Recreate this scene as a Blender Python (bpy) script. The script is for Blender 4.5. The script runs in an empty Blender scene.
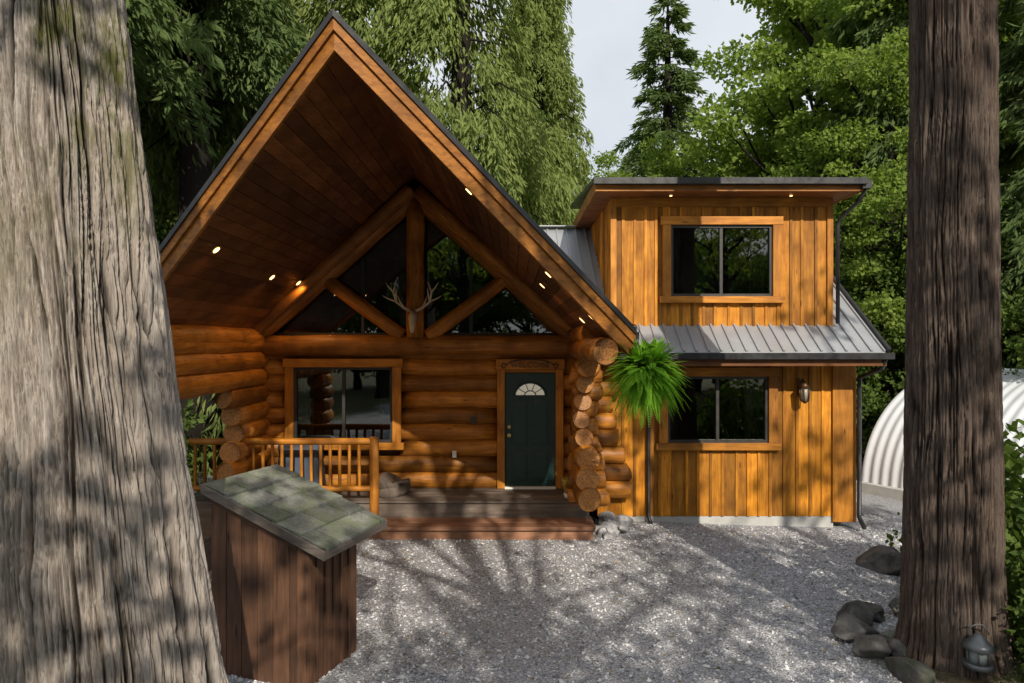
import bpy, math, random, bmesh
import numpy as np
from mathutils import Vector, Matrix
random.seed(7); rng=np.random.default_rng(7)
sc=bpy.context.scene
F=683.0; CH=3.05
# ---------------------------------------------------------------- helpers
def vnoise(p):
    p=np.asarray(p,dtype=np.float64); i=np.floor(p).astype(np.int64); f=p-i; f=f*f*(3-2*f)
    def h(a,b,c):
        n=(a*374761393+b*668265263+c*1442695041)&0xffffffff
        n=((n^(n>>13))*1274126177)&0xffffffff
        return ((n^(n>>16))&0xffff)/65535.0
    x,y,z=i[:,0],i[:,1],i[:,2]; u,v,w=f[:,0],f[:,1],f[:,2]
    r=0
    for dx in(0,1):
        for dy in(0,1):
            for dz in(0,1):
                r=r+h(x+dx,y+dy,z+dz)*(u if dx else 1-u)*(v if dy else 1-v)*(w if dz else 1-w)
    return r
def fbm(p,o=4):
    p=np.asarray(p,dtype=np.float64); s=0;a=.5;t=0
    for k in range(o):
        s=s+a*vnoise(p*(2**k)+17.3*k); t+=a; a*=.5
    return s/t
def empty(name):
    e=bpy.data.objects.new(name,None); sc.collection.objects.link(e); return e
def np_mesh(name,V,Fc,smooth=False):
    me=bpy.data.meshes.new(name); V=np.asarray(V,dtype=np.float32); Fc=np.asarray(Fc,dtype=np.int32)
    n,k=Fc.shape
    me.vertices.add(len(V)); me.vertices.foreach_set('co',V.ravel())
    me.loops.add(n*k); me.loops.foreach_set('vertex_index',Fc.ravel())
    me.polygons.add(n); me.polygons.foreach_set('loop_start',np.arange(0,n*k,k,dtype=np.int32))
    me.polygons.foreach_set('use_smooth',np.full(n,smooth,dtype=bool))
    me.update(calc_edges=True); return me
def link(name,me,mat=None,parent=None,loc=None):
    o=bpy.data.objects.new(name,me); sc.collection.objects.link(o)
    if mat is not None and len(me.materials)==0: me.materials.append(mat)
    if parent: o.parent=parent
    if loc: o.location=loc
    return o
class B:
    def __init__(s): s.v=[];s.f=[];s.g=[];s.m=[];s.sm=[]
    def add(s,vs,fs,gs,mi=0,smooth=False):
        n=len(s.v); off=Vector((random.uniform(0,50),random.uniform(0,50),random.uniform(0,50)))
        s.v+= [tuple(a) for a in vs]; s.g+=[tuple(Vector(a)+off) for a in gs]
        for k,f in enumerate(fs):
            s.f.append(tuple(i+n for i in f)); s.m.append(mi[k] if isinstance(mi,list) else mi); s.sm.append(smooth[k] if isinstance(smooth,list) else smooth)
    def hexa(s,P,mi=0):
        P=[Vector(p) for p in P]
        e=[(P[1]-P[0]),(P[3]-P[0]),(P[4]-P[0])]
        L=sorted(range(3),key=lambda k:-e[k].length)
        ax=[e[k].normalized() if e[k].length>0 else Vector((1,0,0)) for k in L]
        g=[((p-P[0]).dot(ax[0]),(p-P[0]).dot(ax[1]),(p-P[0]).dot(ax[2])) for p in P]
        s.add(P,[(0,3,2,1),(4,5,6,7),(0,1,5,4),(1,2,6,5),(2,3,7,6),(3,0,4,7)],g,mi)
    def box(s,x0,x1,y0,y1,z0,z1,mi=0):
        s.hexa([(x0,y0,z0),(x1,y0,z0),(x1,y1,z0),(x0,y1,z0),(x0,y0,z1),(x1,y0,z1),(x1,y1,z1),(x0,y1,z1)],mi)
    def beam(s,p0,p1,w,h,up=(0,0,1),mi=0):
        p0=Vector(p0);p1=Vector(p1);d=(p1-p0).normalized();sd=d.cross(Vector(up)).normalized();u=sd.cross(d)
        a=sd*w/2;b=u*h/2
        s.hexa([p0-a-b,p1-a-b,p1+a-b,p0+a-b,p0-a+b,p1-a+b,p1+a+b,p0+a+b],mi)
    def tube(s,pts,rad,seg=12,cap=True,jit=0,capmi=None):
        pts=[Vector(p) for p in pts]; n=len(pts)
        vs=[];gs=[];L=0;ref=None
        for i,p in enumerate(pts):
            d=(pts[min(i+1,n-1)]-pts[max(i-1,0)]).normalized()
            if ref is None:
                ref=Vector((0,0,1)) if abs(d.z)<.9 else Vector((1,0,0))
            a=d.cross(ref).normalized(); b=d.cross(a)
            ref=-b
            if i: L+=(p-pts[i-1]).length
            r=rad[i] if hasattr(rad,'__len__') else rad
            for k in range(seg):
                t=2*math.pi*k/seg; rr=r*(1+random.uniform(-jit,jit)*.35)
                vs.append(p+a*math.cos(t)*rr+b*math.sin(t)*rr); gs.append((L,math.cos(t)*r,math.sin(t)*r))
        fs=[];mi=[];sm=[]
        for i in range(n-1):
            for k in range(seg):
                k2=(k+1)%seg; fs.append((i*seg+k,i*seg+k2,(i+1)*seg+k2,(i+1)*seg+k)); mi.append(0); sm.append(True)
        if cap:
            c=0 if capmi is None else capmi
            fs.append(tuple(range(seg-1,-1,-1)));mi.append(c);sm.append(False)
            fs.append(tuple((n-1)*seg+k for k in range(seg)));mi.append(c);sm.append(False)
        s.add(vs,fs,gs,mi,sm)
    def log(s,p0,p1,r,seg=18,jit=.05):
        p0=Vector(p0);p1=Vector(p1);L=(p1-p0).length;n=max(2,int(L/.5)+1);d=(p1-p0).normalized()
        pts=[p0];rr=[r*.93]
        for i in range(n+1):
            t=(.015/L)+(1-.03/L)*i/n
            w=Vector((random.uniform(-1,1),random.uniform(-1,1),random.uniform(-1,1)))*r*jit
            pts.append(p0.lerp(p1,t)+w-d*w.dot(d)); rr.append(r*(1+random.uniform(-jit,jit)*.9))
        pts.append(p1);rr.append(rr[-1]*.93)
        s.tube(pts,rr,seg,True,jit*.35,1)
    def build(s,name,mats,parent=None,bevel=0):
        me=bpy.data.meshes.new(name); me.from_pydata(s.v,[],s.f)
        at=me.attributes.new('gc','FLOAT_VECTOR','POINT'); at.data.foreach_set('vector',np.array(s.g,dtype=np.float32).ravel())
        if not isinstance(mats,(list,tuple)): mats=[mats]
        for m in mats: me.materials.append(m)
        mx=len(mats)-1
        me.polygons.foreach_set('material_index',[min(a,mx) for a in s.m]); me.polygons.foreach_set('use_smooth',s.sm)
        me.update(); o=link(name,me,None,parent)
        if bevel:
            b=o.modifiers.new('bev','BEVEL'); b.width=bevel; b.segments=2; b.limit_method='ANGLE'; b.angle_limit=math.radians(40)
        return o
# ---------------------------------------------------------------- materials
class M:
    def __init__(s,name):
        s.m=bpy.data.materials.new(name); s.m.use_nodes=True; s.t=s.m.node_tree; s.n=s.t.nodes; s.b=s.n['Principled BSDF']; s.out=s.n['Material Output']
    def node(s,t,**k):
        a=s.n.new(t)
        for q,v in k.items():
            if hasattr(a,q): setattr(a,q,v)
        return a
    def l(s,a,b): s.t.links.new(a,b)
    def attr(s,n): a=s.node('ShaderNodeAttribute'); a.attribute_name=n; return a.outputs['Vector']
    def pos(s): return s.node('ShaderNodeNewGeometry').outputs['Position']
    def isl(s): return s.node('ShaderNodeNewGeometry').outputs['Random Per Island']
    def mapp(s,v,sc_): a=s.node('ShaderNodeMapping'); a.inputs['Scale'].default_value=sc_; s.l(v,a.inputs['Vector']); return a.outputs[0]
    def noise(s,v,scale,detail=5,rough=.55,dist=0):
        a=s.node('ShaderNodeTexNoise'); a.inputs['Scale'].default_value=scale;a.inputs['Detail'].default_value=detail;a.inputs['Roughness'].default_value=rough;a.inputs['Distortion'].default_value=dist
        s.l(v,a.inputs['Vector']); return a.outputs['Fac']
    def vor(s,v,scale,out='Distance',feature='F1'):
        a=s.node('ShaderNodeTexVoronoi',feature=feature); a.inputs['Scale'].default_value=scale; s.l(v,a.inputs['Vector']); return a.outputs[out]
    def ramp(s,f,stops):
        a=s.node('ShaderNodeValToRGB'); r=a.color_ramp
        while len(r.elements)<len(stops): r.elements.new(.5)
        for e,(p,c) in zip(r.elements,stops):
            e.position=p; e.color=(c,c,c,1) if not hasattr(c,'__len__') else (*c,1)
        s.l(f,a.inputs[0]); return a.outputs[0]
    def mix(s,f,a,b,mode='MIX'):
        n=s.node('ShaderNodeMix',data_type='RGBA'); n.blend_type=mode
        for v,i in((f,0),(a,6),(b,7)):
            if hasattr(v,'links'): s.l(v,n.inputs[i])
            elif hasattr(v,'__len__'): n.inputs[i].default_value=(*v,1)
            else: n.inputs[i].default_value=v if i==0 else (v,v,v,1)
        return n.outputs[2]
    def math(s,op,a,b=0):
        n=s.node('ShaderNodeMath',operation=op)
        for v,i in((a,0),(b,1)):
            if hasattr(v,'links'): s.l(v,n.inputs[i])
            else: n.inputs[i].default_value=v
        return n.outputs[0]
    def bump(s,h,st,dist=.01,prev=None):
        n=s.node('ShaderNodeBump'); n.inputs['Strength'].default_value=st;n.inputs['Distance'].default_value=dist
        s.l(h,n.inputs['Height'])
        if prev: s.l(prev,n.inputs['Normal'])
        return n.outputs[0]
    def fin(s,col,rough=.6,nrm=None,metal=0,spec=None):
        if hasattr(col,'links'): s.l(col,s.b.inputs['Base Color'])
        else: s.b.inputs['Base Color'].default_value=(*col,1)
        if hasattr(rough,'links'): s.l(rough,s.b.inputs['Roughness'])
        else: s.b.inputs['Roughness'].default_value=rough
        s.b.inputs['Metallic'].default_value=metal
        if spec is not None: s.b.inputs['Specular IOR Level'].default_value=spec
        if nrm: s.l(nrm,s.b.inputs['Normal'])
        return s.m
def wood(name,light,dark,rough=.45,knots=True,var=.5,bump=.4):
    w=M(name); g=w.attr('gc')
    n1=w.noise(w.mapp(g,(1.2,14,14)),1.6,6,.62,.6)
    c=w.mix(w.ramp(n1,[(.3,0),(.7,1)]),dark,light)
    n2=w.noise(g,1.7,3,.6)
    c=w.mix(w.ramp(n2,[(.3,.7),(.6,0)]),c,tuple(x*.5 for x in dark))
    if knots:
        k=w.vor(w.mapp(g,(1.0,4.5,4.5)),1.5)
        c=w.mix(w.ramp(k,[(.04,.85),(.12,0)]),c,tuple(x*.25 for x in dark))
    i=w.isl(); c=w.mix(1.0,c,w.ramp(i,[(0,1-var),(1,1+var*.35)]),'MULTIPLY')
    b=w.bump(n1,bump,.006)
    return w.fin(c,w.ramp(n2,[(.3,rough+.2),(.7,rough)]),b,0,.35)
log_m=wood('honey_log_wood',(.66,.27,.038),(.27,.088,.010),.40,True,.55,.8)
w=M('cut_log_end'); g=w.attr('gc'); n=w.noise(g,14,5); c=w.mix(n,(.30,.12,.028),(.58,.27,.07)); 
n3=w.noise(w.mapp(g,(1,30,30)),1.4,3); c=w.mix(w.ramp(n3,[(.5,0),(.62,.7)]),c,(.10,.04,.012)); cut_m=w.fin(c,.55)
side_m=wood('cedar_siding_wood',(.80,.34,.020),(.38,.12,.006),.5,True,.6)
trim_m=wood('cedar_trim_wood',(.66,.275,.028),(.34,.115,.012),.45,True,.3)
barge_m=wood('stained_barge_wood',(.48,.19,.026),(.20,.066,.010),.45,True,.3)
ceil_m=wood('ceiling_plank_wood',(.28,.105,.028),(.13,.042,.011),.40,True,.6)
deck_m=wood('weathered_deck_wood',(.25,.20,.165),(.12,.092,.075),.7,False,.35)
step_m=wood('brown_step_wood',(.38,.19,.11),(.20,.095,.055),.6,False,.3)
box_m=wood('brown_painted_wood',(.165,.08,.042),(.07,.034,.020),.6,True,.35,.6)
def plain(name,c,rough=.5,metal=0,var=.25,sc_=8):
    w=M(name); n=w.noise(w.pos(),sc_,4); n2=w.noise(w.pos(),sc_*9,2)
    col=w.mix(n,tuple(x*(1-var) for x in c),tuple(min(1,x*(1+var)) for x in c))
    return w.fin(col,w.ramp(n,[(.3,max(0,rough-.1)),(.7,rough+.12)]),w.bump(n2,.12,.004),metal)
black_m=plain('black_metal',(.018,.018,.02),.4,.0)
gutter_m=plain('dark_gutter_metal',(.03,.03,.033),.35,.3)
metal_m=plain('grey_roof_metal',(.36,.375,.40),.38,.35,.12,2)
conc_m=plain('concrete',(.42,.42,.41),.9,0,.3,5)
frame_m=plain('dark_window_frame',(.03,.028,.026),.45)
door_m=plain('green_door_paint',(.009,.034,.030),.35,0,.15)
brass_m=plain('brass',(.6,.4,.14),.3,.9)
curt_m=plain('curtain_fabric',(.20,.19,.17),.9)
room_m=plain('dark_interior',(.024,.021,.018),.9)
white_m=plain('white_paint',(.72,.72,.68),.5)
bone_m=plain('antler_bone',(.62,.50,.34),.6,0,.3,12)
hut_m=plain('painted_steel',(.60,.63,.67),.5,.0,.12,1.2)
w=M('window_glass'); tr=w.node('ShaderNodeBsdfTransparent'); tr.inputs[0].default_value=(.45,.5,.48,1); gl=w.node('ShaderNodeBsdfGlossy'); gl.inputs['Roughness'].default_value=.015; gl.inputs[0].default_value=(.95,1,1,1)
fr=w.node('ShaderNodeFresnel'); fr.inputs[0].default_value=2.1; mx=w.node('ShaderNodeMixShader'); w.l(fr.outputs[0],mx.inputs[0]); w.l(tr.outputs[0],mx.inputs[1]); w.l(gl.outputs[0],mx.inputs[2]); w.l(mx.outputs[0],w.out.inputs[0])
nn=w.noise(w.pos(),1.3,2); bb=w.bump(nn,.06,.02); w.l(bb,gl.inputs['Normal']); glass_m=w.m
def emis(name,c,st):
    w=M(name); w.b.inputs['Emission Color'].default_value=(*c,1); w.b.inputs['Emission Strength'].default_value=st; return w.fin(c,.5)
lamp_m=emis('warm_lamp',(1,.60,.22),5)
pane_m=emis('glowing_fanlight_glass',(.75,.72,.6),.25)  # faint emission makes the door pane read as lit; no lamp there
def bark(name,c1,c2,c3,moss=0,crev=.3):
    w=M(name); p=w.pos()
    n1=w.noise(w.mapp(p,(1,1,.055)),34,7,.65,.3); n2=w.noise(w.mapp(p,(1,1,.3)),4,5,.6); n3=w.noise(w.mapp(p,(1,1,.07)),110,4,.6)
    c=w.mix(w.ramp(n1,[(.36,0),(.64,1)]),c2,c1)
    c=w.mix(w.ramp(n2,[(.35,0),(.7,.7)]),c,c3)
    c=w.mix(w.ramp(n3,[(.36,.55),(.5,0)]),c,tuple(x*.45 for x in c2))
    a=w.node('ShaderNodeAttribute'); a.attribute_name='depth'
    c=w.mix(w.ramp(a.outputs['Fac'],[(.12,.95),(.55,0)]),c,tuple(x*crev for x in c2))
    if moss:
        nm=w.noise(w.mapp(p,(1,1,.5)),2.6,6,.7); sx=w.node('ShaderNodeSeparateXYZ'); w.l(p,sx.inputs[0])
        hz=w.ramp(w.math('MULTIPLY',sx.outputs[2],.1),[(.30,0),(.46,.9)])
        f=w.math('MULTIPLY',w.ramp(nm,[(.48,0),(.60,1)]),hz); c=w.mix(f,c,(.085,.09,.018))
    b=w.bump(n1,1.0,.018); b=w.bump(n3,.9,.006,b)
    return w.fin(c,.9,b,0,.15)
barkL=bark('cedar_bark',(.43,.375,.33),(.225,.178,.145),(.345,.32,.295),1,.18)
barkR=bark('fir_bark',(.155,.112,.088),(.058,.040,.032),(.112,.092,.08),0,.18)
barkD=bark('forest_bark',(.13,.105,.085),(.05,.04,.035),(.10,.09,.08))
def leaf(name,c1,c2,tr=.35):
    w=M(name); i=w.isl(); n=w.noise(w.pos(),.5,2)
    f=w.math('ADD',w.math('MULTIPLY',i,.55),w.math('MULTIPLY',n,.5))
    c=w.mix(f,c1,c2); d=w.node('ShaderNodeBsdfDiffuse'); w.l(c,d.inputs[0])
    t=w.node('ShaderNodeBsdfTranslucent'); c2_=w.mix(1.0,c,(1.5,1.6,.7),'MULTIPLY'); w.l(c2_,t.inputs[0])
    mx=w.node('ShaderNodeMixShader'); mx.inputs[0].default_value=tr; w.l(d.outputs[0],mx.inputs[1]); w.l(t.outputs[0],mx.inputs[2]); w.l(mx.outputs[0],w.out.inputs[0]); w.n.remove(w.b); return w.m
con_m=leaf('conifer_needles',(.050,.088,.036),(.155,.205,.075))
ced_m=leaf('cedar_foliage',(.10,.145,.045),(.29,.34,.12),.4)
map_m=leaf('maple_leaves',(.09,.16,.030),(.27,.34,.085),.45)
dark_m=leaf('understory_leaves',(.05,.09,.025),(.14,.20,.05))
fern_m=leaf('fern_fronds',(.09,.24,.02),(.24,.46,.045),.4)
w=M('mossy_rock'); p=w.pos(); n=w.noise(p,6,8,.65); n2=w.noise(p,2.2,5); c=w.mix(w.ramp(n,[(.35,0),(.65,1)]),(.032,.031,.031),(.13,.125,.118)); c=w.mix(w.ramp(n2,[(.52,0),(.66,.8)]),c,(.045,.055,.02)); rock_m=w.fin(c,.85,w.bump(n,.9,.03))
w=M('grey_stone'); p=w.pos(); n=w.noise(p,9,8,.65); c=w.mix(w.ramp(n,[(.35,0),(.65,1)]),(.18,.18,.19),(.45,.45,.46)); stone_m=w.fin(c,.85,w.bump(n,.8,.02))
w=M('weathered_shingle'); p=w.pos(); n=w.noise(p,34,7,.7); n2=w.noise(p,4,5,.7); c=w.mix(w.ramp(n,[(.3,0),(.7,1)]),(.115,.122,.112),(.27,.275,.245)); c=w.mix(w.ramp(n2,[(.42,0),(.60,.75)]),c,(.125,.15,.075))
c=w.mix(1.0,c,w.ramp(w.isl(),[(0,.6),(1,1.25)]),'MULTIPLY'); shin_m=w.fin(c,.9,w.bump(n,.8,.01))
# ---------------------------------------------------------------- ground
def gh(X,Y):
    X=np.asarray(X,dtype=float);Y=np.asarray(Y,dtype=float)
    P=np.stack([X*.35,Y*.35,X*0],-1).reshape(-1,3)
    n=fbm(P,3).reshape(X.shape)-.5
    z=n*.09
    z=z-.13*np.clip((X-2.5)/3.2,0,1.6)
    z=z*np.clip((np.hypot(X,Y-9)+3)/8,.3,1)
    d2=((X-4.5)/1.1)**2+((Y-6.2)/1.0)**2; z=z+.30*np.exp(-d2*1.1)
    d2=((X+2.4)/1.1)**2+((Y-4.2)/1.1)**2; z=z+.12*np.exp(-d2)
    far=np.clip((Y-24)/30,0,3); z=z+far*1.2
    return z
N=420
s=np.linspace(-1,1,N); ax=np.sinh(s*4.6)/np.sinh(4.6)*120
GX,GY=np.meshgrid(ax+1,ax+9); GZ=gh(GX,GY)
idx=np.arange(N*N).reshape(N,N); Q=np.stack([idx[:-1,:-1],idx[:-1,1:],idx[1:,1:],idx[1:,:-1]],-1).reshape(-1,4)
me=np_mesh('gravel_ground',np.stack([GX,GY,GZ],-1).reshape(-1,3),Q,True)
nb=(fbm(np.stack([GX*.6,GY*.6,GX*0+3],-1).reshape(-1,3),4)-.5)*2.5
gx=GX.ravel();gy=GY.ravel()
inside=np.minimum.reduce([7.6+.3*np.clip(gy-11,0,9)-gx, gx+6.3, 18.5-gy, gy+9])
dm=np.hypot((gx-4.6)/1.15,(gy-6.2)/1.0)-1.0
val=np.clip(np.minimum(inside+nb,dm*2.5+nb*.2)*1.2+.5,0,1)
at=me.attributes.new('gravel','FLOAT','POINT'); at.data.foreach_set('value',val.astype(np.float32))
w=M('gravel'); p=w.pos(); col=w.vor(p,52,'Color'); d=w.vor(p,52); sepc=w.node('ShaderNodeSeparateColor'); w.l(col,sepc.inputs[0])
v1=w.ramp(sepc.outputs[0],[(0,(.19,.197,.22)),(.5,(.40,.412,.455)),(1,(.66,.668,.70))])
col2=w.vor(p,120,'Color'); sc2=w.node('ShaderNodeSeparateColor'); w.l(col2,sc2.inputs[0]); v2=w.ramp(sc2.outputs[1],[(0,(.2,.2,.22)),(1,(.6,.6,.62))])
v=w.mix(.4,v1,v2); v=w.mix(w.ramp(d,[(.45,0),(.8,.75)]),v,(.09,.09,.097))
ln=w.noise(p,.8,5,.6); v=w.mix(w.ramp(ln,[(.35,.4),(.62,0)]),v,(.23,.228,.225))
fl=w.noise(p,7,6,.7); fc=w.mix(w.ramp(fl,[(.35,0),(.65,1)]),(.045,.035,.022),(.13,.10,.055)); fg=w.noise(p,1.1,4); fc=w.mix(w.ramp(fg,[(.45,0),(.6,.85)]),fc,(.08,.12,.03))
a=w.node('ShaderNodeAttribute'); a.attribute_name='gravel'
c=w.mix(a.outputs['Fac'],fc,v); b=w.bump(w.math('SUBTRACT',1,d),.9,.015); b=w.bump(fl,.4,.03,b)
gm=w.fin(c,.85,b,0,.3); link('gravel_ground',me,gm)
n=75000; sx=rng.uniform(-6,8,n); sy=3.6+ (rng.uniform(0,1,n)**1.35)*9.2
keep=(np.hypot((sx-4.6)/1.15,(sy-6.2))>1.05)&~((sy>10.6)&(sx<1.4)&(sx>-6))&~((sy>11.5)&(sx<5.8)); sx=sx[keep];sy=sy[keep];n=len(sx)
sz=gh(sx,sy); r=rng.gamma(4,.0022,n)+.004
oc=np.array([[1,0,0],[0,1,0],[-1,0,0],[0,-1,0],[0,0,1],[0,0,-1]],float)
V=oc[None]*np.stack([r*rng.uniform(.7,1.5,n),r*rng.uniform(.7,1.4,n),r*rng.uniform(.4,.9,n)],-1)[:,None,:]
V=V+rng.normal(0,.25,(n,6,3))*r[:,None,None]
th=rng.uniform(0,6.28,n); c_,s_=np.cos(th)[:,None],np.sin(th)[:,None]
V=np.stack([V[...,0]*c_-V[...,1]*s_,V[...,0]*s_+V[...,1]*c_,V[...,2]],-1)+np.stack([sx,sy,sz+r*.15],-1)[:,None]
fo=np.array([[0,1,4],[1,2,4],[2,3,4],[3,0,4],[1,0,5],[2,1,5],[3,2,5],[0,3,5]])
Fo=(fo[None]+np.arange(n)[:,None,None]*6).reshape(-1,3)
w=M('gravel_stones'); i=w.isl(); c=w.ramp(i,[(0,(.13,.133,.148)),(.4,(.34,.348,.378)),(.8,(.54,.548,.575)),(1,(.72,.71,.70))]); gs_m=w.fin(c,.85)
link('loose_gravel',np_mesh('loose_gravel',V.reshape(-1,3),Fo),gs_m)
# ---------------------------------------------------------------- cabin
cabin=empty('log_cabin')
XR=-1.67; ZT=6.12; ZU=5.86; S=.96; K=.5; YF=6.45; YB=17.6; WY=12.1
def rt(u): return ZT-S*u
def ru(u): return ZU-S*u
def logwall_x(b,x0,x1,y,z0,n,r,step,ops,ends=None):
    for i in range(n):
        z=z0+i*step; a0,a1=x0,x1
        if ends: a1=ends(i)
        segs=[(a0,a1)]
        for (ox0,ox1,oz0,oz1) in ops:
            if oz0-r*.6<z<oz1+r*.6:
                ns=[]
                for (p,q) in segs:
                    if ox0>p and ox1<q: ns+=[(p,ox0),(ox1,q)]
                    else: ns.append((p,q))
                segs=ns
        for p,q in segs: b.log((p,y,z),(q,y,z),r)
b=B()
OPS=[(-3.98,-1.95,1.20,2.72),(-.24,.88,.4,2.73)]
logwall_x(b,-4.75,1.3,WY,.60,9,.166,.285,OPS,lambda i:1.6)
for i in range(9):
    b.log((1.2,11.43,.58+i*.285),([2.02,1.97,1.90,1.80,1.72,1.72,1.80,1.92,2.02][i]-.04,11.43,.58+i*.285),.148)
for i in range(9):
    z=.74+i*.285
    xw=-4.42
    if z<2.35:
        cor=[10.35,10.5,10.7,10.85,10.75,10.5,10.2][min(i,6)]
        b.log((xw,cor,z),(xw,12.6,z),.168)
        b.log((xw,7.6,z),(xw,[8.7,8.6,8.45,8.35,8.45,8.6,8.8][min(i,6)],z),.168)
    else: b.log((xw,7.35+.1*(i%2),z),(xw,12.6,z),.168)
b.log((-4.42,7.2,3.10),(-4.42,12.5,3.10),.18)
b.log((1.10,8.0,2.93),(1.10,12.5,2.93),.165)
colf=[10.28,10.36,10.5,10.85,10.92,10.95,10.9,10.7,10.35,10.2]
for i in range(9):
    z=.66+i*.285
    if z>2.75: break
    rr=.185 if i in(0,1,2,7,8) else .15
    b.log((1.17+random.uniform(-.03,.03)-(.03 if 2<i<7 else 0),colf[i],z),(1.17,12.4,z),rr)
    wdt=[.36,.34,.3,.24,.2,.2,.24,.3,.34][i]
    b.log((1.17-wdt*.75,11.15,z-.14),(1.17+wdt,11.15,z-.14),.15)
b.log((1.14,9.85,3.16),(1.14,12.0,3.16),.17)
ty=11.86
b.log((-4.75,ty,2.99),(1.45,ty,2.99),.175)
for sg in(-1,1):
    xb=XR+sg*2.78
    b.log((xb,ty,ru(2.78)-.05),(XR+sg*.05,ty,ru(.05)-.23),.185,20)
    b.log((xb-sg*.1,ty-.28,ru(2.68)-.02),(XR+sg*.05,ty-.3,ru(.05)-.2),.12,16)
    b.log((XR+sg*1.52,ty-.02,ru(1.52)-.3),(XR+sg*.22,ty-.02,3.14),.125)
b.log((XR,ty-.05,3.1),(XR,ty-.05,5.55),.155)
b.build('log_walls_and_truss',[log_m,cut_m],cabin)
b=B()
b.box(-4.4,-3.98,12.16,12.24,.3,2.95); b.box(-1.95,-.24,12.16,12.24,.3,2.95); b.box(.88,1.7,12.16,12.24,.3,2.95)
b.box(-3.98,-1.95,12.16,12.24,.3,1.2); b.box(-3.98,.88,12.161,12.241,2.73,2.96)
b.box(-4.5,-4.42,12.6,YB-.3,-.2,3.1); b.box(1.5,5.7,YB-.4,YB-.3,-.2,4); b.box(-4.5,1.5,YB-.45,YB-.35,-.2,3.3)
b.build('inner_walls',ceil_m,cabin)
b=B(); UL,UR=3.32,3.08
for sg,UE in((-1,UL),(1,UR)):
    u=0.0
    while u<UE-.02:
        u2=min(u+.125,UE); q=u+.007 if u>0 else u
        P=[]
        for zz in(0,.03):
            P+= [(XR+sg*q,YF+K*q+.04,ru(q)+zz),(XR+sg*q,YB,ru(q)+zz),(XR+sg*u2,YB,ru(u2)+zz),(XR+sg*u2,YF+K*u2+.04,ru(u2)+zz)]
        if sg<0: P=[P[3],P[2],P[1],P[0],P[7],P[6],P[5],P[4]]
        b.hexa(P); u=u2
b.build('porch_ceiling',ceil_m,cabin)
b=B(); rb=B()
for sg,UE in((-1,UL),(1,UR)):
    P=[]
    for lo in(ru,rt):
        o=.035 if lo is ru else 0
        P+=[(XR,YF+.03,lo(0)+o),(XR,YB,lo(0)+o),(XR+sg*UE,YB,lo(UE)+o),(XR+sg*UE,YF+K*UE+.03,lo(UE)+o)]
    b.hexa(P)
    for k in range(40):
        y0=YF+.3+k*.28
        if y0>YB: break
        um=min(UE,(y0-YF)/K)
        rb.beam((XR+sg*.02,y0,rt(.02)+.012),(XR+sg*um,y0,rt(um)+.012),.035,.03,(0,1,0))
b.build('gable_roof',metal_m,cabin); rb.build('gable_roof_ribs',metal_m,cabin)
f1=B();f2=B();f3=B()
def fascia(bb,sg,UE,top,bot,th,out):
    L=math.hypot(1,K)
    nrm=Vector((sg*K/L*1.0,-1/L,0))
    A=Vector((XR,YF,0));Bp=Vector((XR+sg*UE,YF+K*UE,0))
    def pt(P,z,o):
        q=P+nrm*o
        if P is A: q=Vector((XR,A.y-o*L,0))
        return (q.x,q.y,z)
    P=[pt(A,ZT-bot,out),pt(Bp,ZT-S*UE-bot,out),pt(Bp,ZT-S*UE-bot,out-th),pt(A,ZT-bot,out-th),
       pt(A,ZT-top,out),pt(Bp,ZT-S*UE-top,out),pt(Bp,ZT-S*UE-top,out-th),pt(A,ZT-top,out-th)]
    bb.hexa(P)
for sg,UE in((-1,UL),(1,UR)):
    fascia(f1,sg,UE,.045,.33,.045,.03); fascia(f2,sg,UE,.03,.15,.03,.062); fascia(f3,sg,UE,-.035,.035,.07,.085)
f1.box(XR+UR-.04,XR+UR-.002,YF+K*UR,YB,rt(UR)-.27,rt(UR)-.03)
f1.box(XR-UL+.002,XR-UL+.04,YF+K*UL,YB,rt(UL)-.27,rt(UL)-.03)
f3.box(XR+UR,XR+UR+.08,YF+K*UR,10.85,rt(UR)-.09,rt(UR)+.0)
f1.build('barge_boards',barge_m,cabin); f2.build('barge_trim',barge_m,cabin); f3.build('roof_drip_edge',gutter_m,cabin)
lm=B(); lr=B()
for sg,u,y in((-1,1.80,8.0),(-1,1.92,10.2),(-1,1.9,11.4),(1,2.1,8.0),(1,2.1,9.6),(1,2.62,8.1),(1,2.62,9.2),(1,1.2,7.5)):
    c=Vector((XR+sg*u,y,ru(u)-.005)); nn=Vector((-sg*S,0,-1)).normalized()
    lm.tube([c,c+nn*.012],.045,16); lr.tube([c-nn*.002,c+nn*.008],.07,18)
    if u>2.5 or u<1.5: continue
    L=bpy.data.lights.new('lamp','SPOT'); L.energy=24; L.color=(1,.55,.20); L.spot_size=2.9; L.spot_blend=.8; L.shadow_soft_size=.04
    o=bpy.data.objects.new('ceiling_lamp_light',L); sc.collection.objects.link(o); o.parent=cabin; o.location=c+nn*.08
    o.rotation_euler=Vector((-sg*.15,0,-1)).to_track_quat('-Z','Y').to_euler()
for x in(2.63,4.62):
    c=Vector((x,11.3,5.463)); lm.tube([c,c-Vector((0,0,.006))],.022,16)
lm.build('recessed_lamps',lamp_m,cabin); lr.build('lamp_rings',brass_m,cabin)
fr_t=B();fr_d=B();gl_=B();rm=B();cu=B()
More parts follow.
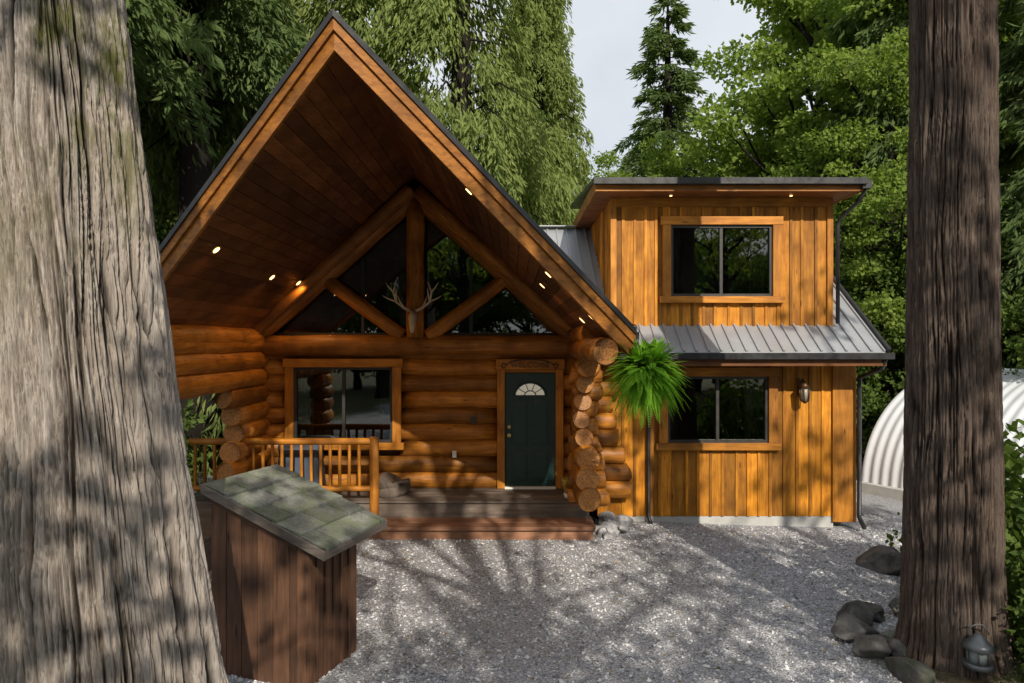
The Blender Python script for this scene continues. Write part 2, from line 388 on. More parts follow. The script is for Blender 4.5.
def window(x0,x1,z0,z1,y,tw,split=(.5,),room=True,curt=True):
    t=.045
    fr_t.box(x0-tw,x0,y-t,y+.03,z0,z1); fr_t.box(x1,x1+tw,y-t,y+.03,z0,z1)
    fr_t.box(x0-tw-.03,x1+tw+.03,y-t-.008,y+.03,z1+.002,z1+tw)
    fr_t.box(x0-tw-.05,x1+tw+.05,y-t-.03,y+.03,z0-tw*.8,z0-.002)
    e=.045
    fr_d.box(x0,x0+e,y+.0,y+.07,z0,z1);fr_d.box(x1-e,x1,y+.0,y+.07,z0,z1);fr_d.box(x0+e,x1-e,y+.0,y+.07,z0,z0+e);fr_d.box(x0+e,x1-e,y+.0,y+.07,z1-e,z1)
    for s_ in split:
        xm=x0+(x1-x0)*s_; fr_d.box(xm-.025,xm+.025,y+.012,y+.065,z0+e,z1-e)
    gl_.add([(x0+e,y+.045,z0+e),(x1-e,y+.045,z0+e),(x1-e,y+.045,z1-e),(x0+e,y+.045,z1-e)],[(0,1,2,3)],[(0,0,0)]*4)
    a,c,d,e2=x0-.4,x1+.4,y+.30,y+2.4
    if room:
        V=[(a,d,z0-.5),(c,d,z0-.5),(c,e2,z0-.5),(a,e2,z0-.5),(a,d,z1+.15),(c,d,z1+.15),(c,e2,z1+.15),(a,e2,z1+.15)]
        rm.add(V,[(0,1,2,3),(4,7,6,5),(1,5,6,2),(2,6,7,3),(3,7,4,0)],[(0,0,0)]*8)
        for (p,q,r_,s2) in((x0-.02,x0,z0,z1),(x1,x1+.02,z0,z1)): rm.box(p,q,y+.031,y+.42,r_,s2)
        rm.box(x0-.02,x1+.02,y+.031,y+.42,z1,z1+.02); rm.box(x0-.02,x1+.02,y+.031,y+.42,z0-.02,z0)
    if curt:
        for side in(0,1):
            n=9; w_=.26
            for k in range(n):
                xx=(x0+.0 if side==0 else x1-w_)+w_*k/n
                cu.tube([(xx,y+.34+.02*(k%2),z0-.05),(xx,y+.34+.02*(k%2),z1)],.02,8)
window(-3.80,-2.08,1.29,2.60,11.90,.15,(.5,))
window(2.63,4.33,1.34,2.46,11.54,.15,(.5,))
window(2.67,4.38,3.81,5.01,11.49,.14,(.5,))
rm2=B(); rm2.tube([(3.75,11.72,3.86),(3.75,11.72,3.95),(3.75,11.72,4.05),(3.75,11.72,4.12),(3.75,11.72,4.2)],[.05,.08,.09,.05,.06],14); rm2.build('window_vase',curt_m,cabin)
y=12.03
gl_.add([(XR-2.55,y,3.12),(XR+2.55,y,3.12),(XR,y,5.6)],[(0,1,2)],[(0,0,0)]*3)
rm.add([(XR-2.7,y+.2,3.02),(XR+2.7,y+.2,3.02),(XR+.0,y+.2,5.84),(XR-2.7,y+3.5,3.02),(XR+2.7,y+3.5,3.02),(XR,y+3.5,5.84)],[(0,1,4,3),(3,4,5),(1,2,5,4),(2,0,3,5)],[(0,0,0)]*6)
fr_d.beam((XR-2.6,y-.03,3.17),(XR+2.6,y-.03,3.17),.06,.07)
for sg in(-1,1):
    fr_d.beam((XR+sg*.95,y-.02,3.2),(XR+sg*.95,y-.02,4.5),.05,.06,(0,1,0))
fr_d.box(XR-.2,XR+.2,y+.05,y+.1,3.1,5.6)
fr_t.build('window_trim',trim_m,cabin,.004); fr_d.build('window_sashes',frame_m,cabin); gl_.build('window_panes',glass_m,cabin); rm.build('dark_rooms',room_m,cabin); cu.build('curtains',curt_m,cabin)
d=B(); y=11.93
d.box(-.12,.755,y,y+.05,.50,2.50)
for (a,c,e,f) in((-.01,.27,.62,1.12),(.365,.645,.62,1.12),(-.01,.27,1.24,2.0),(.365,.645,1.24,2.0)):
    d.box(a,c,y-.014,y+.001,e,f); 
    d.box(a+.035,c-.035,y-.024,y-.013,e+.035,f-.035)
d.build('front_door',door_m,cabin,.006)
t=B(); t.box(-.26,-.125,y-.06,y+.12,.49,2.56); t.box(.76,.895,y-.06,y+.12,.49,2.56); t.box(-.28,.915,y-.07,y+.12,2.562,2.74); t.box(-.125,.76,y-.03,y+.1,2.51,2.56)
t.build('door_frame',trim_m,cabin,.005)
t=B(); t.box(-.125,.76,y-.08,y+.1,.485,.52); t.build('door_threshold',white_m,cabin)
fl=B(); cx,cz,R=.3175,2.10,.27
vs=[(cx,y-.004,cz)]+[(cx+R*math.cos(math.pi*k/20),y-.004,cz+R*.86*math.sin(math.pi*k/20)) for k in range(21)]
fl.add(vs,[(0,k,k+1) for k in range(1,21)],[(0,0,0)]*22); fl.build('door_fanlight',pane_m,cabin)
fl=B()
fl.tube([(cx+R*math.cos(math.pi*k/20),y-.01,cz+R*.86*math.sin(math.pi*k/20)) for k in range(21)],.018,8)
fl.tube([(cx+.1*math.cos(math.pi*k/10),y-.01,cz+.09*math.sin(math.pi*k/10)) for k in range(11)],.009,8)
fl.beam((cx-R,y-.01,cz),(cx+R,y-.01,cz),.03,.03)
for k in(1,2,3,4): 
    a=math.pi*k/5; fl.beam((cx+.1*math.cos(a),y-.01,cz+.09*math.sin(a)),(cx+R*math.cos(a),y-.01,cz+R*.86*math.sin(a)),.012,.012,(0,1,0))
fl.build('fanlight_muntins',door_m,cabin)
h=B(); h.tube([(-.05,y-.01,1.42),(-.05,y-.06,1.42)],.02,12); h.tube([(-.05,y-.055,1.42),(-.05,y-.08,1.42)],.035,14); h.tube([(-.05,y-.0,1.56),(-.05,y-.02,1.56)],.03,14); h.build('door_knob',brass_m,cabin)
ws=empty('welcome_sign')
tx=bpy.data.curves.new('welcome_text','FONT'); tx.body='WELCOME'; tx.size=.13; tx.extrude=.006; tx.align_x='CENTER'; tx.space_character=1.1
o=bpy.data.objects.new('lettering',tx); sc.collection.objects.link(o); o.location=(.31,y-.082,2.60); o.rotation_euler=(math.pi/2,0,0); tx.materials.append(frame_m); o.parent=ws
b=B(); b.tube([(.31+.42*math.cos(math.pi*k/16),y-.085,2.62+.12*math.sin(math.pi*k/16)) for k in range(17)],.010,8)
b.tube([(-.14+.04*math.cos(a),y-.085,2.63+.04*math.sin(a)) for a in np.linspace(0,5.5,12)],.009,8); b.tube([(.76+.04*math.cos(a),y-.085,2.63+.04*math.sin(a)) for a in np.linspace(3.1,-2.4,12)],.009,8)
b.build('scrollwork',frame_m,ws)
b=B()
for k in range(9):
    y0=11.04+k*.125-.03; b.box(-5.4+(.0),1.27,y0,y0+.118,.44,.48+.002*(k%2))
b.build('deck_boards',deck_m,cabin,.004)
b=B(); b.box(-5.38,1.25,11.045,11.09,.12,.438); b.box(1.2,1.25,11.095,12,.1,.438); b.build('deck_fascia',deck_m,cabin)
b=B(); b.box(-2.2,1.28,10.46,10.73,.15,.205); b.box(-2.2,1.28,10.745,11.03,.15,.205); b.box(-2.17,1.25,10.51,10.55,-.04,.149); b.box(-2.17,-2.13,10.555,11.03,-.04,.148); b.box(1.21,1.25,10.555,11.03,-.04,.148)
b.build('porch_step',step_m,cabin,.004)
b=B()
for k in range(24):
    y0=7.9+k*.128; b.box(-5.4,-4.0,y0,y0+.12,.44,.478)
b.box(-4.03,-4.0,7.9,11.0,-.1,.43); b.box(-5.4,-4.0,7.88,7.9,-.1,.43)
b.build('side_deck',deck_m,cabin)
b=B(); ry=11.0
b.log((-5.2,ry,1.44),(-2.24,ry,1.44),.055,12,.03); b.log((-5.2,ry,.68),(-2.24,ry,.68),.045,12,.03)
b.log((-2.22,ry,.0),(-2.22,ry,1.5),.075,14,.03)
x=-5.1
while x<-2.35:
    b.log((x+random.uniform(-.01,.01),ry,.66),(x,ry,1.42),.026,9,.06); x+=.155
b.build('porch_railing',[trim_m,cut_m],cabin)
gr=empty('covered_grill'); b=B()
b.hexa([(-3.95,11.35,.48),(-3.2,11.35,.48),(-3.2,11.8,.48),(-3.95,11.8,.48),(-3.9,11.4,1.18),(-3.25,11.4,1.18),(-3.25,11.76,1.18),(-3.9,11.76,1.18)])
b.tube([(-3.9,11.58,1.16),(-3.88,11.58,1.17),(-3.27,11.58,1.17),(-3.25,11.58,1.16)],[.15,.19,.19,.15],16)
b.build('grill_cover',plain('blue_grey_tarp',(.05,.07,.11),.55,0,.4,4),gr,.03)
def boards(b,x0,x1,z0,z1,y,ops,w=.21,bat=.045,th=.022):
    xs=[x0]
    while xs[-1]<x1-.01: xs.append(min(x1,xs[-1]+w*random.uniform(.85,1.15)))
    ex=sorted(set([o[0] for o in ops]+[o[1] for o in ops]))
    allx=sorted(set(xs+[e for e in ex if x0<e<x1]))
    def cut(xa,xb,yy0,yy1):
        segs=[(z0,z1)]
        for o in ops:
            if (xa+xb)/2>o[0] and (xa+xb)/2<o[1]:
                segs=[q for s_ in segs for q in((s_[0],o[2]),(o[3],s_[1])) if q[1]-q[0]>.01]
        for q in segs: b.box(xa,xb,yy0,yy1,q[0],q[1])
    for a,c in zip(allx[:-1],allx[1:]): cut(a+.001,c-.001,y-th,y)
    for a in xs[1:-1]: cut(a-bat/2,a+bat/2,y-th-.02,y-th-.0005)
b=B()
boards(b,1.45,5.74,.09,2.86,11.6,[(2.5,4.46,1.22,2.58)])
boards(b,1.69,5.39,3.25,5.49,11.55,[(2.55,4.5,3.70,5.13)])
def boards_y(b,x,y0,y1,z0,zf,dirn):
    yy=y0
    while yy<y1:
        b.box(min(x,x+dirn*.022),max(x,x+dirn*.022),yy+.001,yy+.2,z0,zf(yy+.1)); b.box(min(x+dirn*.022,x+dirn*.04),max(x+dirn*.022,x+dirn*.04),yy-.02,yy+.02,z0,zf(yy)); yy+=.201
boards_y(b,5.72,11.62,17.3,.09,lambda y:2.75+.7*min(y-10.9,18.3-y),1)
boards_y(b,1.71,11.57,14.9,3.2,lambda y:5.49,-1); boards_y(b,5.37,11.57,14.9,3.2,lambda y:5.49,1)
b.build('cedar_siding',side_m,cabin)
b=B(); b.box(5.42,5.78,11.53,11.575,.0,2.86); b.box(5.782,5.82,11.54,11.9,.0,2.84); b.box(1.66,1.76,11.49,11.526,3.3,5.46); b.box(5.31,5.41,11.49,11.526,3.3,5.46)
b.box(2.0,5.42,11.528,11.56,2.70,2.85); b.box(1.75,5.32,11.488,11.525,5.32,5.47)
b.build('corner_trim',trim_m,cabin,.004)
b=B(); b.box(1.5,5.45,11.585,11.9,-.4,.085); b.box(5.5,5.74,11.9,17.3,-.4,.085); b.build('foundation',conc_m,cabin)
b=B(); b.box(1.45,2.5,11.625,11.65,.1,3); b.box(4.46,5.7,11.605,11.64,.1,3.0); b.box(2.5,4.46,11.605,11.64,.1,1.22); b.box(2.5,4.46,11.605,11.64,2.58,3.0)
b.box(1.72,2.55,11.555,11.59,3.3,5.48); b.box(4.5,5.36,11.555,11.59,3.3,5.48); b.box(2.55,4.5,11.555,11.59,3.3,3.7); b.box(2.55,4.5,11.555,11.59,5.13,5.48); b.build('dark_backing',room_m,cabin)  # dark planes added behind the boards to stop leaks
def wz(y): return 2.88+.7*(y-10.9)
b=B()
def slab(xa,xb,ya,yb,zf=wz,th=.1,xa2=None):
    x2=xa if xa2 is None else xa2
    b.hexa([(xa,ya,zf(ya)-th),(xb,ya,zf(ya)-th),(xb,yb,zf(yb)-th),(x2,yb,zf(yb)-th),(xa,ya,zf(ya)),(xb,ya,zf(ya)),(xb,yb,zf(yb)),(x2,yb,zf(yb))])
YR=14.6
vx=lambda y:(6.12-wz(y))/.96-1.67-.02
slab(1.47,5.98,10.9,12.3); slab(vx(12.302),5.98,12.302,YR,wz,.06,vx(YR))
zb=lambda y: wz(YR)-.7*(y-YR)
slab(-.6,5.98,YR+.001,18.3,zb)
b.build('wing_roof',metal_m,cabin)
b=B(); x=1.55
while x<5.98:
    b.beam((x,10.9,wz(10.9)+.014),(x,YR,wz(YR)+.014),.03,.034,(0,1,0)); b.beam((x,YR,wz(YR)+.014),(x,18.3,zb(18.3)+.014),.03,.034,(0,1,0)); x+=.2
x=1.35
while x>-.9:
    yy=10.9+(6.12-.96*(x+1.67)-2.88)/.7; b.beam((x,yy,wz(yy)+.014),(x,YR,wz(YR)+.014),.03,.034,(0,1,0)); x-=.2
b.beam((-.9,YR,wz(YR)+.03),(5.99,YR,wz(YR)+.03),.3,.02)
b.build('wing_roof_ribs',metal_m,cabin)
b=B(); b.box(1.46,6.05,10.78,10.895,2.77,2.87)
b.beam((6.0,10.88,wz(10.88)-.02),(6.0,YR,wz(YR)-.02),.045,.2,(0,0,1)); b.beam((6.0,YR,wz(YR)-.02),(6.0,18.3,zb(18.3)-.02),.045,.2)
b.box(1.30,5.66,10.84,10.95,5.56,5.66)
b.box(5.6,5.75,10.9,11.02,5.50,5.63)
b.tube([(5.68,10.98,5.5),(5.66,11.1,5.35),(5.50,11.42,5.12),(5.46,11.44,5.0),(5.46,11.44,3.35)],.032,10)
b.tube([(5.95,10.84,2.8),(5.93,10.95,2.62),(5.82,11.42,2.45),(5.82,11.44,2.3),(5.82,11.44,.1),(5.84,11.3,-.05)],.036,10)
b.tube([(2.3,11.5,2.8),(2.3,11.5,.1),(2.32,11.4,.02)],.032,10)
b.build('gutters_and_downspouts',gutter_m,cabin)
b=B(); b.box(1.47,5.97,10.9,11.6,2.745,2.765); b.box(1.47,5.975,10.885,10.899,2.66,2.79)
b.box(1.36,5.62,10.96,15.0,5.47,5.50); b.build('soffits',ceil_m,cabin)
b=B(); b.box(1.34,5.64,10.955,10.985,5.465,5.59); b.box(1.34,1.37,10.99,15,5.46,5.66); b.box(5.61,5.64,10.99,15,5.46,5.66)
b.build('dormer_fascia',barge_m,cabin)
b=B(); b.hexa([(1.3,10.9,5.6),(5.68,10.9,5.6),(5.68,15.2,6.0),(1.3,15.2,6.0),(1.3,10.9,5.665),(5.68,10.9,5.665),(5.68,15.2,6.08),(1.3,15.2,6.08)]); b.build('dormer_roof',gutter_m,cabin)
ln=empty('wall_lantern'); b=B(); lx,ly,lz=4.87,11.5,2.15
b.box(lx-.05,lx+.05,ly+.0,ly+.04,lz-.02,lz+.28); b.tube([(lx,ly+.01,lz+.2),(lx,ly-.08,lz+.27),(lx,ly-.14,lz+.2)],.012,8)
b.tube([(lx,ly-.14,lz+.24),(lx,ly-.14,lz+.2),(lx,ly-.14,lz+.13)],[.015,.04,.1],8); b.tube([(lx,ly-.14,lz-.13),(lx,ly-.14,lz-.1),(lx,ly-.14,lz-.085)],[.02,.055,.07],8)
for k in range(6):
    a=k*math.pi/3; b.tube([(lx+.068*math.cos(a),ly-.14+.068*math.sin(a),lz-.09),(lx+.088*math.cos(a),ly-.14+.088*math.sin(a),lz+.13)],.009,6)
b.build('lantern_frame',plain('copper_brown',(.12,.06,.03),.4,.6),ln)
b=B(); b.tube([(lx,ly-.14,lz-.085),(lx,ly-.14,lz+.13)],[.055,.075],6); b.build('lantern_glass',plain('frosted_glass',(.5,.46,.36),.3),ln)
an=empty('deer_antlers'); b=B(); ay=11.55
b.tube([(XR,ay,3.55),(XR,ay-.07,3.46),(XR,ay-.12,3.34),(XR,ay-.16,3.2)],[.05,.075,.055,.03],12)
for sg in(-1,1):
    P=[(XR+sg*.03,ay,3.56),(XR+sg*.15,ay+.0,3.62),(XR+sg*.28,ay-.04,3.72),(XR+sg*.32,ay-.1,3.88),(XR+sg*.26,ay-.16,4.05)]
    b.tube(P,[.026,.024,.022,.018,.006],8)
    for p,q in((1,(.10,-.12,.2)),(2,(.22,-.1,.10)),(3,(.12,-.05,.16)),(2,(-.02,-.14,.22))):
        s0=Vector(P[p]); b.tube([s0,s0+Vector((sg*q[0]*.6,q[1]*.7,q[2]*.5)),s0+Vector((sg*q[0],q[1],q[2]))],[.017,.013,.004],7)
b.build('antler_rack',bone_m,an)
b=B(); b.box(-.72,-.62,11.90,11.93,1.62,1.74); b.build('wall_plaque',frame_m,cabin)
b=B(); b.box(-1.04,-.97,11.90,11.935,1.03,1.14); b.build('outlet_cover',white_m,cabin)
st=B(); st.log((-2.05,11.35,.485),(-2.05,11.35,.60),.2); st.log((-1.98,11.5,.60),(-1.98,11.5,.68),.27); st.build('log_stump_table',[deck_m,deck_m])
po=empty('flower_pot'); b=B(); b.tube([(.98,11.5,.485),(.98,11.5,.58),(.98,11.5,.72),(.98,11.5,.74)],[.09,.12,.15,.155],18); b.build('pot',plain('yellow_glaze',(.45,.38,.08),.3),po)
b=B(); b.tube([(.93,11.2,.485),(.93,11.2,.56)],[.07,.09],16); b.build('dog_bowl',white_m)
# garden lantern on the rocks by the right-hand tree
gl2=empty('garden_lantern'); gx_,gy_=3.98,5.83; gz_=float(gh(np.array([gx_]),np.array([gy_]))[0])+.12
b=B(); b.tube([(gx_,gy_,gz_),(gx_,gy_,gz_+.04)],[.12,.11],14); b.tube([(gx_,gy_,gz_+.16),(gx_,gy_,gz_+.20),(gx_,gy_,gz_+.26),(gx_,gy_,gz_+.28)],[.13,.10,.04,.02],14)
for k in range(6):
    a=k*math.pi/3; b.tube([(gx_+.09*math.cos(a),gy_+.09*math.sin(a),gz_+.03),(gx_+.09*math.cos(a),gy_+.09*math.sin(a),gz_+.17)],.008,6)
b.tube([(gx_+.09*math.cos(t_),gy_,gz_+.27+.09*math.sin(t_)) for t_ in np.linspace(0,math.pi,10)],.006,6)
b.build('lantern_body',plain('dull_grey_metal',(.12,.13,.14),.45,.6),gl2)
b=B(); b.tube([(gx_,gy_,gz_+.04),(gx_,gy_,gz_+.16)],[.075,.075],12); b.build('lantern_globe',plain('smoky_glass',(.22,.25,.25),.2),gl2)
# ---------------------------------------------------------------- leaf clouds
def leaves(C,dirv,size,aspect,rg,spread=1.0):
    n=len(C); d=dirv+rg.normal(0,spread,(n,3)); d/=np.linalg.norm(d,axis=1)[:,None]+1e-9
    r=rg.normal(0,1,(n,3)); s_=np.cross(d,r); s_/=np.linalg.norm(s_,axis=1)[:,None]+1e-9
    L=(size*rg.uniform(.6,1.4,n))[:,None]; W=L*aspect*.5
    nn=np.cross(d,s_)
    return np.stack([C,C+d*L*.45+s_*W+nn*L*.08,C+d*L,C+d*L*.45-s_*W+nn*L*.08],1).reshape(-1,3)
def leafmesh(name,V,mat,extra=None):
    n=len(V)//4; me=np_mesh(name,V,np.arange(n*4).reshape(-1,4)); me.materials.append(mat); return me
def conifer(seed,H,R,n_br,per,start=.1,hang=.6,size=.42,mat=None):
    rg=np.random.default_rng(seed); Cs=[];Ds=[]
    b=B(); b.tube([(0,0,z) for z in np.linspace(-.3,H*.98,12)],[max(.03,.022*H*(1-t)**.9) for t in np.linspace(0,.98,12)],10)
    for i in range(n_br):
        t=start+(1-start)*(rg.uniform()**1.15); L=R*((1-t)/(1-start))**.75*rg.uniform(.55,1.1)+.25; a=rg.uniform(0,6.283)
        z0=H*t; dx,dy=math.cos(a),math.sin(a)
        m=int(per*(.3+L/R)); s_=rg.uniform(.15,1,m)**.7
        lat=rg.normal(0,1,m)*.20*L*(1.15-s_)*.9
        zc=z0+.18*L*s_-.55*L*s_**2+rg.normal(0,.05,m)
        hg=np.abs(rg.normal(0,1,m))*hang*.5
        C=np.stack([dx*L*s_-dy*lat,dy*L*s_+dx*lat,zc-hg],-1)
        D=np.stack([dx*.7-dy*np.sign(lat)*.5,dy*.7+dx*np.sign(lat)*.5,np.full(m,-.5-hang)],-1)
        Cs.append(C);Ds.append(D)
        if i%3==0 and L>.8:
            b.tube([(0,0,z0),(dx*L*.5,dy*L*.5,z0+.0),(dx*L*.9,dy*L*.9,z0-.28*L)],[.045,.03,.01],5,False)
    C=np.concatenate(Cs);D=np.concatenate(Ds)
    lm_=leafmesh('foliage',leaves(C,D,size,.27,rg,.4),mat)
    t=b.build('trunk_proto',barkD); tm=t.data; bpy.data.objects.remove(t)
    return tm,lm_
def broad(seed,H,R,zc,rz,ncl,per,size,mat=map_m,clr=(.6,1.3),shell=.5):
    rg=np.random.default_rng(seed); b=B()
    b.tube([(rg.normal(0,.08),rg.normal(0,.08),z) for z in np.linspace(-.3,zc+rz*.5,9)],list(np.linspace(.018*H+.03,.05,9)),10)
    Cs=[];Ds=[]
    for i in range(ncl):
        v=rg.normal(0,1,3); v/=np.linalg.norm(v); q=rg.uniform(shell,1)
        c=np.array([v[0]*R*q,v[1]*R*q,zc+v[2]*rz*q]); cr=rg.uniform(*clr)
        m=int(per*cr*cr); w=rg.normal(0,1,(m,3)); w/=np.linalg.norm(w,axis=1)[:,None]
        rr=cr*rg.uniform(.35,1.05,m)[:,None]
        P=c+w*rr*np.array([1,1,.6]); Cs.append(P); Ds.append(w*.6+np.array([0,0,-.35]))
        if i%2==0:
            zb_=max(zc-rz*.9,c[2]-R*.6); mid=(c+np.array([0,0,zb_]))/2+rg.normal(0,.3,3)
            b.tube([(0,0,zb_),tuple(mid),tuple(c)],[.09,.05,.015],6,False)
    C=np.concatenate(Cs);D=np.concatenate(Ds)
    lm_=leafmesh('foliage',leaves(C,D,size,.75,rg,.55),mat)
    t=b.build('trunk_proto',barkD); tm=t.data; bpy.data.objects.remove(t)
    return tm,lm_
C1=conifer(11,24,4.2,360,190,.06,1.0,.27,ced_m)
C2=conifer(12,24,3.4,300,140,.05,.35,.30,con_m)
C3=conifer(13,26,3.6,200,140,.38,.5,.34,con_m)
D1=broad(21,17,4.6,10.5,6.5,100,430,.165,map_m,(.45,1.15),.45)
D2=broad(22,9,3.2,4.6,4.0,50,380,.16,dark_m)
SH=broad(23,3,1.6,1.3,1.3,26,420,.13,dark_m,(.35,.7))
GB=broad(24,17,4.8,11,6.0,46,150,.20,map_m,(.35,.9),.3)  # sparse crown shaped as a gobo for dappled sun
def plant(proto,name,x,y,s,rot=None,sz=None,sxy=1):
    e=empty(name); e.location=(x,y,float(gh(np.array([x]),np.array([y]))[0])-.05); e.scale=(s*sxy,s*sxy,sz or s); e.rotation_euler=(0,0,rot if rot is not None else random.uniform(0,6.28))
    for m,nm in zip(proto,('trunk','foliage')): o=bpy.data.objects.new(nm,m); sc.collection.objects.link(o); o.parent=e
    return e
T=[(C1,-1.6,21.5,1.05),(C1,-5.2,22.5,1.15),(C1,-9,20,1.1),(C3,-7.6,16.4,.9),(C3,-11,15,1),(C2,-13,19,1.1),(C1,-12,26,1.1),
   (C3,-9.2,12.5,.9),(C2,-11.5,9.5,.9),(C2,-17,17,1.1),
   (C1,1.0,25.5,.82),(C1,1.2,33,.95),
   (C3,12.6,20.5,.95),(C1,16.5,25,1.05),(C2,14.6,17,1.0),(C1,19,20,1.1)]
for pr,x,y,s_ in T: plant(pr,'cedar_tree' if pr is C1 else 'conifer_tree',x,y,s_)
plant(C2,'conifer_tree',8.9,39,.96,None,None,1.6)
for x,y,s_ in((11.3,25,1.12),(14.2,29,1.3),(8.3,31,.78),(10.8,19.6,.72),(13.3,22.5,1.0),(5.4,30,.62),(3.0,29,.66),(-9,30,1.2)): plant(D1,'maple_tree',x,y,s_)
for x,y,s_ in((9.5,21,.75),(11.5,19,.8),(13.8,18,.9),(16,17,.9),(7.4,21.5,.8),(5.0,22.5,.8),(-7.5,19,.8),(-10,16,.8),(-8.8,10,.7),(12.7,13.8,.6)): plant(D2,'young_tree',x,y,s_)
for x,y,s_ in((7.4,17.5,.7),(8.4,18.6,.8),(9.6,19,.9),(-7.2,9.2,.8),(-7.4,12.5,.9),(8.9,9.5,.7),(9.5,7.8,.9)): plant(SH,'shrub',x,y,s_)
df=empty('distant_forest')
for k in range(22):
    x=-62+k*6.0+random.uniform(-1,1); y=50+random.uniform(-4,8); pr=[C2,D1,C1][k%3]
    e=empty('tree_instance'); e.parent=df; s_=random.uniform(.7,.95)*(1.15 if pr is D1 else .85); e.location=(x,y,1); e.scale=(s_*1.8,s_*1.3,s_); e.rotation_euler=(0,0,0)
    for m,nm in zip(pr,('distant_trunk','distant_foliage')): o=bpy.data.objects.new(nm,m); sc.collection.objects.link(o); o.parent=e
# unseen woodland behind the camera
for x,y,s_ in((-2.2,-6.5,.92),(3.6,-7,1.0),(9.3,-7,.95),(5.5,-15,1.4),(-7,-13,1.3)): plant(GB,'dapple_gobo_tree',x,y,s_)  # added as gobos: crowns out of view break the sun into dapples
for x,y,s_ in((-5,-30,.85),(6,-34,.85),(16,-30,.85)): plant(D1,'maple_tree',x,y,s_)
for x in(-16,-10,-4.5,1,6.5,12,18): plant(D2,'young_tree',x,-21+random.uniform(-2,2),1.15,None,None,1.25)  # row added out of view so glass reflects foliage instead of bright sky
# ---------------------------------------------------------------- hero trunks
def trunk(name,cx,cy,lean,rad,z0,z1,nz,nt,mat,amp,f1,lobes,seed,parent):
    zz=np.linspace(z0,z1,nz); tt=np.linspace(0,2*np.pi,nt,endpoint=False); Z,TT=np.meshgrid(zz,tt,indexing='ij')
    R=np.interp(Z,rad[0],rad[1])
    lob=np.zeros_like(R)
    for k,(n_,a_,ph) in enumerate(lobes): lob+=a_*np.sin(n_*TT+ph+Z*.12)*(1+1.6*np.exp(-np.clip(Z,0,9)*1.5))
    R=R*(1+lob)
    wx=(fbm(np.stack([np.cos(TT)*1.2,np.sin(TT)*1.2,Z*.6+seed],-1).reshape(-1,3),3)-.5).reshape(R.shape)
    wx2=(fbm(np.stack([np.cos(TT)*5,np.sin(TT)*5,Z*1.6+seed],-1).reshape(-1,3),2)-.5).reshape(R.shape)
    T2=TT+wx*.30+wx2*.07
    def rd(f,fz,o,oc_=2):
        P=np.stack([np.cos(T2)*f,np.sin(T2)*f,Z*fz+o],-1).reshape(-1,3); return np.abs(2*fbm(P,oc_)-1).reshape(R.shape)
    a1=np.clip(rd(f1,.38,seed)/.20,0,1)**.6; a2=np.clip(rd(f1*2.4,.95,seed+9)/.25,0,1)**.7; a3=np.clip(rd(f1*6,3.2,seed+20)/.3,0,1)
    pl=fbm(np.stack([np.cos(T2)*f1*1.4,np.sin(T2)*f1*1.4,Z*1.1+seed+3],-1).reshape(-1,3),3).reshape(R.shape)
    d=.42*a1+.30*a2+.16*a3+.35*pl
    lo,hi=np.percentile(d,2),np.percentile(d,98); dn=np.clip((d-lo)/(hi-lo),0,1)
    Rr=R+amp*(dn-.75)
    X=cx+lean[0]*Z+Rr*np.cos(TT); Y=cy+lean[1]*Z+Rr*np.sin(TT)
    V=np.stack([X,Y,Z],-1).reshape(-1,3); I=np.arange(nz*nt).reshape(nz,nt); I2=np.roll(I,-1,1)
    Q=np.stack([I[:-1],I2[:-1],I2[1:],I[1:]],-1).reshape(-1,4)
    me=np_mesh(name,V,Q,True); at=me.attributes.new('depth','FLOAT','POINT'); at.data.foreach_set('value',dn.ravel().astype(np.float32))
    return link(name,me,mat,parent)
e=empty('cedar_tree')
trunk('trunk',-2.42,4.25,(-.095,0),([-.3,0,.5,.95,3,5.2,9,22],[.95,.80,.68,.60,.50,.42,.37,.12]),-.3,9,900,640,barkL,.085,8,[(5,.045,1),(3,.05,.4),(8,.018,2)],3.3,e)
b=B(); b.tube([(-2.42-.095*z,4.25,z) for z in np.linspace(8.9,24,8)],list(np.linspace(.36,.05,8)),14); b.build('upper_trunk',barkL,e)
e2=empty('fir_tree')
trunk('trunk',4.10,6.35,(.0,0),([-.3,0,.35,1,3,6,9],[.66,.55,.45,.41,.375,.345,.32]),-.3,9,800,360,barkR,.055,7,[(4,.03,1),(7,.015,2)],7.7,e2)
b=B(); b.tube([(4.10,6.35,z) for z in np.linspace(8.9,26,8)],list(np.linspace(.31,.05,8)),14); b.build('upper_trunk',barkR,e2)
# ---------------------------------------------------------------- well cover box
wb=empty('shingled_well_cover'); O=Vector((-1.60,5.80,0)); e1=Vector((.32,.947,0)); e2v=Vector((-.947,.32,0)); L1,L2=1.04,1.27
zl,zh=1.27,1.74
def WP(a,c,z): return O+e1*a+e2v*c+Vector((0,0,z))
def rz_(c): return zl+(zh-zl)*c/L2
b=B()
def wbox(bb,a0,a1,c0,c1,zf0,zf1):
    f0=zf0 if callable(zf0) else (lambda c:zf0); f1=zf1 if callable(zf1) else (lambda c:zf1)
    bb.hexa([WP(a0,c1,f0(c1)),WP(a0,c0,f0(c0)),WP(a1,c0,f0(c0)),WP(a1,c1,f0(c1)),WP(a0,c1,f1(c1)),WP(a0,c0,f1(c0)),WP(a1,c0,f1(c0)),WP(a1,c1,f1(c1))])
g=float(gh(np.array([-2.]),np.array([6.3]))[0])-.12
ca0,ca1,cc0,cc1=.08,.92,.24,1.26
n=6
for k in range(n):
    c0=cc0+(cc1-cc0)*k/n; c1=cc0+(cc1-cc0)*(k+1)/n
    wbox(b,ca0,ca0+.03,c0+.003,c1-.003,g,lambda c:rz_(c)-.05); wbox(b,ca1-.03,ca1,c0+.003,c1-.003,g,lambda c:rz_(c)-.05)
n=6
